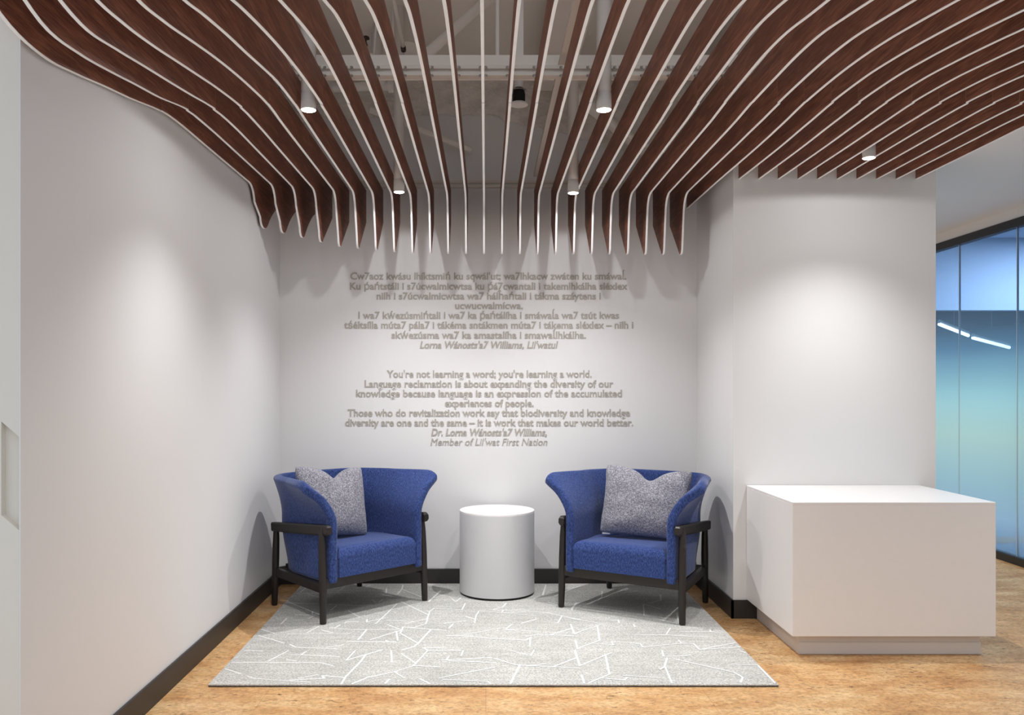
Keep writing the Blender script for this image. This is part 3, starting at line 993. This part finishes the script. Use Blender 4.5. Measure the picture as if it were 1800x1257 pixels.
def armchair(label, loc, rot, off_rug):
    t = thing('armchair', label, 'armchair', loc, rot, 'blue armchairs')
    NU, NV = 72, 22
    bm = bmesh.new()
    g = []
    for j in range(NV + 1):
        row = []
        for k in range(NU + 1):
            u = -1 + 2 * k / NU
            row.append(bm.verts.new(shell_point(u, j / NV)))
        g.append(row)
    for j in range(NV):
        for k in range(NU):
            bm.faces.new((g[j][k], g[j][k + 1], g[j + 1][k + 1], g[j + 1][k]))
    sh = link('backrest', bm, 'blue_wool', t, True)
    md = sh.modifiers.new('thick', 'SOLIDIFY'); md.thickness = 0.048; md.offset = 0.0
    md = sh.modifiers.new('soft_rim', 'BEVEL'); md.width = 0.014; md.segments = 3; md.limit_method = 'ANGLE'; md.angle_limit = math.radians(50)
    # seat: plan follows the inside of the shell
    bm = bmesh.new()
    plan = [(-0.272, -0.300), (0.272, -0.300), (0.272, 0.02)]
    for k in range(1, 13):
        a = k / 12 * PI / 2
        plan.append((0.272 * math.cos(a) ** 0.8, 0.02 + 0.235 * math.sin(a) ** 0.8))
    plan += [(-x, y) for x, y in plan[-2:2:-1]] + [(-0.272, 0.02)]
    NR = [0.0, 0.5, 1.0]
    lo = [bm.verts.new((x, y, 0.232)) for x, y in plan]
    def zt2(y): return 0.392 - 0.035 * (y + 0.3) / 0.55
    up = [bm.verts.new((x, y, zt2(y))) for x, y in plan]
    n = len(plan)
    for k in range(n):
        bm.faces.new((lo[k], lo[(k + 1) % n], up[(k + 1) % n], up[k]))
    bm.faces.new(lo[::-1]); bm.faces.new(up)
    top_e = [e for e in bm.edges if all(v in up for v in e.verts)]
    bmesh.ops.bevel(bm, geom=top_e, offset=0.062, segments=8, affect='EDGES', profile=0.55)
    vert_e = [e for e in bm.edges if abs(e.verts[0].co.z - e.verts[1].co.z) > 0.05 and e.verts[0].co.y < -0.29 and abs(e.verts[0].co.x) > 0.25]
    bmesh.ops.bevel(bm, geom=vert_e, offset=0.008, segments=2, affect='EDGES')
    flat_then_smooth(link('seat', bm, 'blue_wool', t), 40)
    # legs: rounded, tapered at both ends, slightly splayed
    FL, BL = (0.345, -0.268), (0.296, 0.268)
    for sx in (-1, 1):
        bm = bmesh.new()
        x, y = FL
        tube(bm, [(sx * (x + 0.008), y - 0.010, 0), (sx * (x + 0.008), y - 0.0095, 0.006), (sx * (x + 0.006), y - 0.006, 0.13), (sx * (x + 0.004), y, 0.28),
                  (sx * (x + 0.003), y + 0.006, 0.40), (sx * (x + 0.002), y + 0.010, 0.475), (sx * (x + 0.001), y + 0.012, 0.505)],
             [0.0155, 0.0175, 0.0195, 0.0215, 0.0205, 0.0165, 0.009], 20)
        flat_then_smooth(link('leg', bm, 'dark_wood', t), 50)
        bm = bmesh.new()
        x, y = BL
        z0 = -RZ - 0.0012 if sx == off_rug else 0.0      # this foot stands on the cork beside the rug
        tube(bm, [(sx * (x + 0.006), y + 0.020, z0), (sx * (x + 0.006), y + 0.0195, z0 + 0.006), (sx * (x + 0.006), y + 0.012, 0.14), (sx * (x + 0.007), y + 0.004, 0.27),
                  (sx * (x + 0.010), y - 0.006, 0.38), (sx * (x + 0.012), y - 0.010, 0.44), (sx * (x + 0.013), y - 0.012, 0.462)],
             [0.015, 0.017, 0.019, 0.0205, 0.0185, 0.015, 0.009], 20)
        flat_then_smooth(link('leg', bm, 'dark_wood', t), 50)
        # arm rail sloping back
        bm = bmesh.new()
        p0, p1 = Vector((sx * 0.337, -0.312, 0.493)), Vector((sx * 0.327, 0.258, 0.449))
        d = (p1 - p0).normalized(); s = Vector((0, 0, 1)).cross(d).normalized(); up_ = d.cross(s)
        secs = [(0.0, 0.55), (0.006, 0.82), (0.018, 1.0), (0.3, 1.0), (0.552, 0.92), (0.570, 0.9)]
        rings = []
        for L_, k_ in secs:
            hh, ww = 0.028 * k_, 0.0165
            c = p0 + d * L_
            ring = []
            for a_, b_ in ((-1, -.7), (-.7, -1), (.7, -1), (1, -.7), (1, .7), (.7, 1), (-.7, 1), (-1, .7)):
                ring.append(bm.verts.new(c + s * ww * a_ + up_ * hh * b_))
            rings.append(ring)
        for r0, r1 in zip(rings, rings[1:]):
            for k in range(8):
                bm.faces.new((r0[k], r0[(k + 1) % 8], r1[(k + 1) % 8], r1[k]))
        bm.faces.new(rings[0][::-1]); bm.faces.new(rings[-1])
        flat_then_smooth(link('arm_rail', bm, 'dark_wood', t), 30)
        # side rail
        bm = bmesh.new()
        a0, a1 = Vector((sx * 0.348, -0.262, 0)), Vector((sx * 0.300, 0.272, 0))
        dd = (a1 - a0).normalized(); nn = Vector((-dd.y, dd.x, 0)) * 0.011
        vs_ = []
        for c in (a0, a1):
            for sg in (-1, 1):
                for z in (0.160, 0.208):
                    vs_.append(bm.verts.new(c + nn * sg + Vector((0, 0, z))))
        for f in ((0, 1, 3, 2), (4, 6, 7, 5), (0, 4, 5, 1), (2, 3, 7, 6), (1, 5, 7, 3), (0, 2, 6, 4)):
            bm.faces.new([vs_[q] for q in f])
        link('side_rail', bm, 'dark_wood', t)
    bm = boxm(-0.345, 0.345, -0.280, -0.256, 0.178, 0.236); bevel_all(bm, 0.003, 1); link('front_rail', bm, 'dark_wood', t)
    bm = boxm(-0.298, 0.298, 0.262, 0.284, 0.160, 0.208); bevel_all(bm, 0.003, 1); link('back_rail', bm, 'dark_wood', t)
    bm = bmesh.new()
    box(bm, -0.27, 0.27, -0.27, 0.22, 0.208, 0.234)
    link('seat_base', bm, 'dark_wood', t)
    return t
ZC = RZ + 0.0012
armchair('blue wool armchair with dark wood legs on the left, near the left wall', (-0.803, 4.935, ZC), math.radians(45.0), -1)
armchair('blue wool armchair with dark wood legs on the right, near the white column', (0.874, 4.895, ZC), math.radians(-31.5), 1)

# ------------------------------------------------------------------ pillows
def pillow(label, loc, rotz, lean, roll, w, h, th, seed, dent):
    t = thing('throw_pillow', label, 'pillow', loc, rotz, 'heather grey pillows')
    N = 40
    bm = bmesh.new()
    sides = []
    rim = {}
    for sgn in (1, -1):
        g = []
        for j in range(N + 1):
            row = []
            for k in range(N + 1):
                a, b = -1 + 2 * k / N, -1 + 2 * j / N
                edge_ = k in (0, N) or j in (0, N)
                if edge_ and (k, j) in rim:
                    row.append(rim[(k, j)]); continue
                pu = (1 - 0.045 * (1 - b * b) * abs(a)**2.0) * (1 - 0.035 * abs(b) ** 8)
                pv = (1 - 0.045 * (1 - a * a) * abs(b)**2.0) * (1 - 0.05 * abs(a) ** 8)
                x, z = a * pu * w / 2, b * pv * h / 2
                dd = dent * (0.6 * math.exp(-((a - 0.06) / 0.22) ** 2) + 0.4 * math.exp(-((a - 0.06) / 0.5) ** 2))
                z -= dd * max(b, 0) ** 3.2
                prof = (max(0, 1 - abs(a) ** 2.6) * max(0, 1 - abs(b) ** 2.6)) ** 0.55
                y = sgn * th / 2 * prof
                crease = math.exp(-((a - 0.06 - 0.10 * (1 - b)) / 0.16) ** 2) * max(0, b - 0.05) ** 1.2
                y -= sgn * 0.055 * crease * prof ** 0.5
                y += sgn * 0.012 * prof * mnoise.noise(Vector((a * 2.2 + seed, b * 2.2, sgn * 3.0)))
                x += 0.004 * mnoise.noise(Vector((a * 3, b * 3, seed + 9)))
                v = bm.verts.new((x, y, z))
                if edge_: rim[(k, j)] = v
                row.append(v)
            g.append(row)
        for j in range(N):
            for k in range(N):
                q = (g[j][k], g[j][k + 1], g[j + 1][k + 1], g[j + 1][k])
                bm.faces.new(q if sgn < 0 else q[::-1])
    R = Matrix.Rotation(roll, 4, 'Y')
    R = Matrix.Rotation(-lean, 4, 'X') @ R
    bmesh.ops.transform(bm, matrix=R, verts=bm.verts)
    zmin = min(v.co.z for v in bm.verts)
    bmesh.ops.translate(bm, verts=bm.verts, vec=(0, 0, -zmin))
    c = link('cover', bm, 'heather_wool', t, True)
    md = c.modifiers.new('soft', 'SUBSURF'); md.levels = 1; md.render_levels = 1
    return t
pillow('heather grey pillow dented at the top, on the left blue armchair', (-0.897, 4.968, ZC + 0.372), math.radians(42), math.radians(15), math.radians(4), 0.46, 0.425, 0.16, 1.0, 0.075)
t = pillow('heather grey pillow dented at the top, on the right blue armchair', (0.927, 4.945, ZC + 0.372), math.radians(-18), math.radians(15), math.radians(3.5), 0.515, 0.42, 0.16, 5.0, 0.085)
bm = boxm(-0.245, -0.200, -0.052, -0.050, 0.020, 0.030)
link('care_tag', bm, 'tag_white', t)['label'] = 'small white care tag'

# ------------------------------------------------------------------ raised lettering on the back wall
def text_line(parent, s, px0, px1, pyb, italic=False):
    cu = bpy.data.curves.new('text_line', 'FONT')
    cu.body = s
    cu.size = 0.0637
    cu.extrude = 0.0018
    cu.offset = 0.0 if s.startswith('Member') else 0.0013
    cu.resolution_u = 3
    tmp = bpy.data.objects.new('text_line', cu)
    COL.objects.link(tmp)
    dg = bpy.context.evaluated_depsgraph_get()
    me = bpy.data.meshes.new_from_object(tmp.evaluated_get(dg))
    bpy.data.objects.remove(tmp); bpy.data.curves.remove(cu)
    if italic:
        for v in me.vertices: v.co.x += 0.21 * v.co.y
    xs = [v.co.x for v in me.vertices]
    a, b = min(xs), max(xs)
    k = YB / 1500
    X0, X1 = (px0 - 854) * k, (px1 - 854) * k
    sc = (X1 - X0) / (b - a)
    Zb = CAM_H - (pyb - 683) * k
    for v in me.vertices:
        x, y, z = v.co
        v.co = ((x - a) * sc + X0, YB - 0.0020 - z - parent.location.y, y + Zb - parent.location.z)
    me.materials.clear(); me.materials.append(M['letter'])
    for p in me.polygons: p.use_smooth = False
    # each word is a part: find the gaps between words along the line
    bm = bmesh.new(); bm.from_mesh(me); bpy.data.meshes.remove(me)
    bm.verts.ensure_lookup_table()
    isl, seen = [], set()
    for v in bm.verts:
        if v.index in seen: continue
        st, grp = [v], []
        seen.add(v.index)
        while st:
            q = st.pop(); grp.append(q)
            for e in q.link_edges:
                w = e.other_vert(q)
                if w.index not in seen: seen.add(w.index); st.append(w)
        isl.append((min(q.co.x for q in grp), max(q.co.x for q in grp), grp))
    isl.sort(key=lambda r: r[0])
    merged = []
    for lo_, hi_, grp in isl:
        if merged and lo_ < merged[-1][1]:
            merged[-1][1] = max(merged[-1][1], hi_); merged[-1][2].extend(grp)
        else: merged.append([lo_, hi_, list(grp)])
    gaps = sorted([merged[k + 1][0] - merged[k][1] for k in range(len(merged) - 1)], reverse=True)
    nw = len(s.split())
    thr = gaps[nw - 2] - 1e-6 if nw > 1 else 9
    wordsets, cur = [], []
    for k, m_ in enumerate(merged):
        cur.extend(m_[2])
        if k == len(merged) - 1 or m_[0] is None or merged[k + 1][0] - m_[1] >= thr:
            wordsets.append(cur); cur = []
    for vset in wordsets:
        nb = bmesh.new(); mp = {}
        for v in vset: mp[v] = nb.verts.new(v.co)
        fs = set(f for v in vset for f in v.link_faces)
        for f in fs:
            try: nb.faces.new([mp[v] for v in f.verts])
            except ValueError: pass
        link('lettering_word', nb, 'letter', parent)
    bm.free()
t = thing('wall_lettering', 'upper block of raised grey lettering on the back wall, eight lines, in an Indigenous language', 'lettering', (0, YB, 1.5), 0, 'raised lettering on the back wall')
for a in (("Cw7aoz kw\u00e1su lh\u00edktsmi\u0144 ku sqw\u00e1l'ut; wa7lhkacw zw\u00e1ten ku sm\u00e1wa\u013a.", 616, 1101, 491.5),
          ("Ku \u1e55a\u0144tst\u00e1li i s7\u00facwalmicwtsa ku \u1e55\u00e17cwantali i takemlhk\u00e1lha sl\u00e9xlex", 615, 1103, 509.2),
          ("nilh i s7\u00facwalmicwtsa wa7 h\u00e1l\u0125a\u0144tali i t\u00e1kma sz\u00e1ytens i", 662, 1056, 526.5),
          ("ucwucwalm\u00edcwa.", 800, 919, 543.2),
          ("I wa7 k\u1e83ez\u00fasmi\u0144tali i wa7 ka \u1e55a\u0144t\u00e1l\u00edha i sm\u00e1wa\u013aa wa7 ts\u00fat kwas", 630, 1088, 560.3),
          ("t\u015b\u00e9lts\u00edlla m\u00fata7 p\u00e1la7 i t\u00e1k\u00e9ma snt\u00e1kmen m\u00fata7 i t\u00e1kema sl\u00e9xlex \u2013 nilh i", 605, 1113, 577.4),
          ("sk\u1e83ez\u00fasma wa7 ka amastal\u00edha i smawa\u013alhk\u00e1lha.", 688, 1030, 595.0),
          ("Lorna W\u00e1nosts'a7 Williams, Lil'watul", 738, 981, 612.2, True)):
    text_line(t, *a)
t = thing('wall_lettering', 'lower block of raised grey lettering on the back wall, eight lines, in English', 'lettering', (0, YB, 1.0), 0, 'raised lettering on the back wall')
for a in (("You're not learning a word; you're learning a world.", 680, 1040, 663.2),
          ("Language reclamation is about expanding the diversity of our", 641, 1078, 680.5),
          ("knowledge because language is an expression of the accumulated", 626, 1093, 697.4),
          ("experiences of people.", 782, 938, 714.5),
          ("Those who do revitalization work say that biodiversity and knowledge", 611, 1107, 731.5),
          ("diversity are one and the same \u2013 it is work that makes our world better.", 607, 1113, 748.6),
          ("Dr. Lorna W\u00e1nosts'a7 Williams,", 758, 961, 765.7, True),
          ("Member of Lil'wat First Nation", 757, 962, 782.7, True)):
    text_line(t, *a)

# ------------------------------------------------------------------ the room beyond the glass
for lab, p0, p1 in (('glowing blue-white bar standing in for a reflected light streak beyond the glass, the shorter one nearer the column', (1651, 570, 9.0), (1702, 590, 9.4)),
                    ('glowing blue-white bar standing in for a reflected light streak beyond the glass, the longer one farther right', (1710, 594, 9.45), (1774, 611, 9.9))):
    A, B = Vector(at(*p0)), Vector(at(*p1))
    t = thing('reflected_streak', lab, 'lamp', (A + B) / 2, 0, 'bars for reflected light streaks beyond the glass')  # glowing bars imitate streaks of light reflected in the glass
    m_ = (A + B) / 2
    bm = bmesh.new(); tube(bm, [A - m_, B - m_], 0.018, 8); link('diffuser', bm, 'added_glow', t)
    bm = bmesh.new(); tube(bm, [A - m_ + Vector((0, 0, 0.03)), B - m_ + Vector((0, 0, 0.03))], 0.02, 8); link('housing', bm, 'lamp_white', t)
    bm = bmesh.new()
    tube(bm, [Vector((0, 0, 0.03)), Vector((0, 0, 2.75 - m_.z))], 0.004, 6); link('suspension_wire', bm, 'steel', t)

t = thing('added_panel_light', 'flat square light added out of view in the room beyond the glass', 'lamp', (5.6, 7.2, 2.745), 0, None)  # unseen panel added to brighten the glass and the room behind it
bm = boxm(-0.6, 0.6, -0.6, 0.6, -0.01, 0.005); link('frame', bm, 'lamp_white', t)
bm = boxm(-0.56, 0.56, -0.56, 0.56, -0.013, -0.010); link('diffuser', bm, 'added_glow', t)
L = bpy.data.lights.new('glow', 'AREA'); L.shape = 'SQUARE'; L.size = 1.1; L.energy = 105; L.color = (0.9, 0.95, 1.0)
lo = bpy.data.objects.new('glow', L); lo.location = (0, 0, -0.02); lo.parent = t; COL.objects.link(lo)
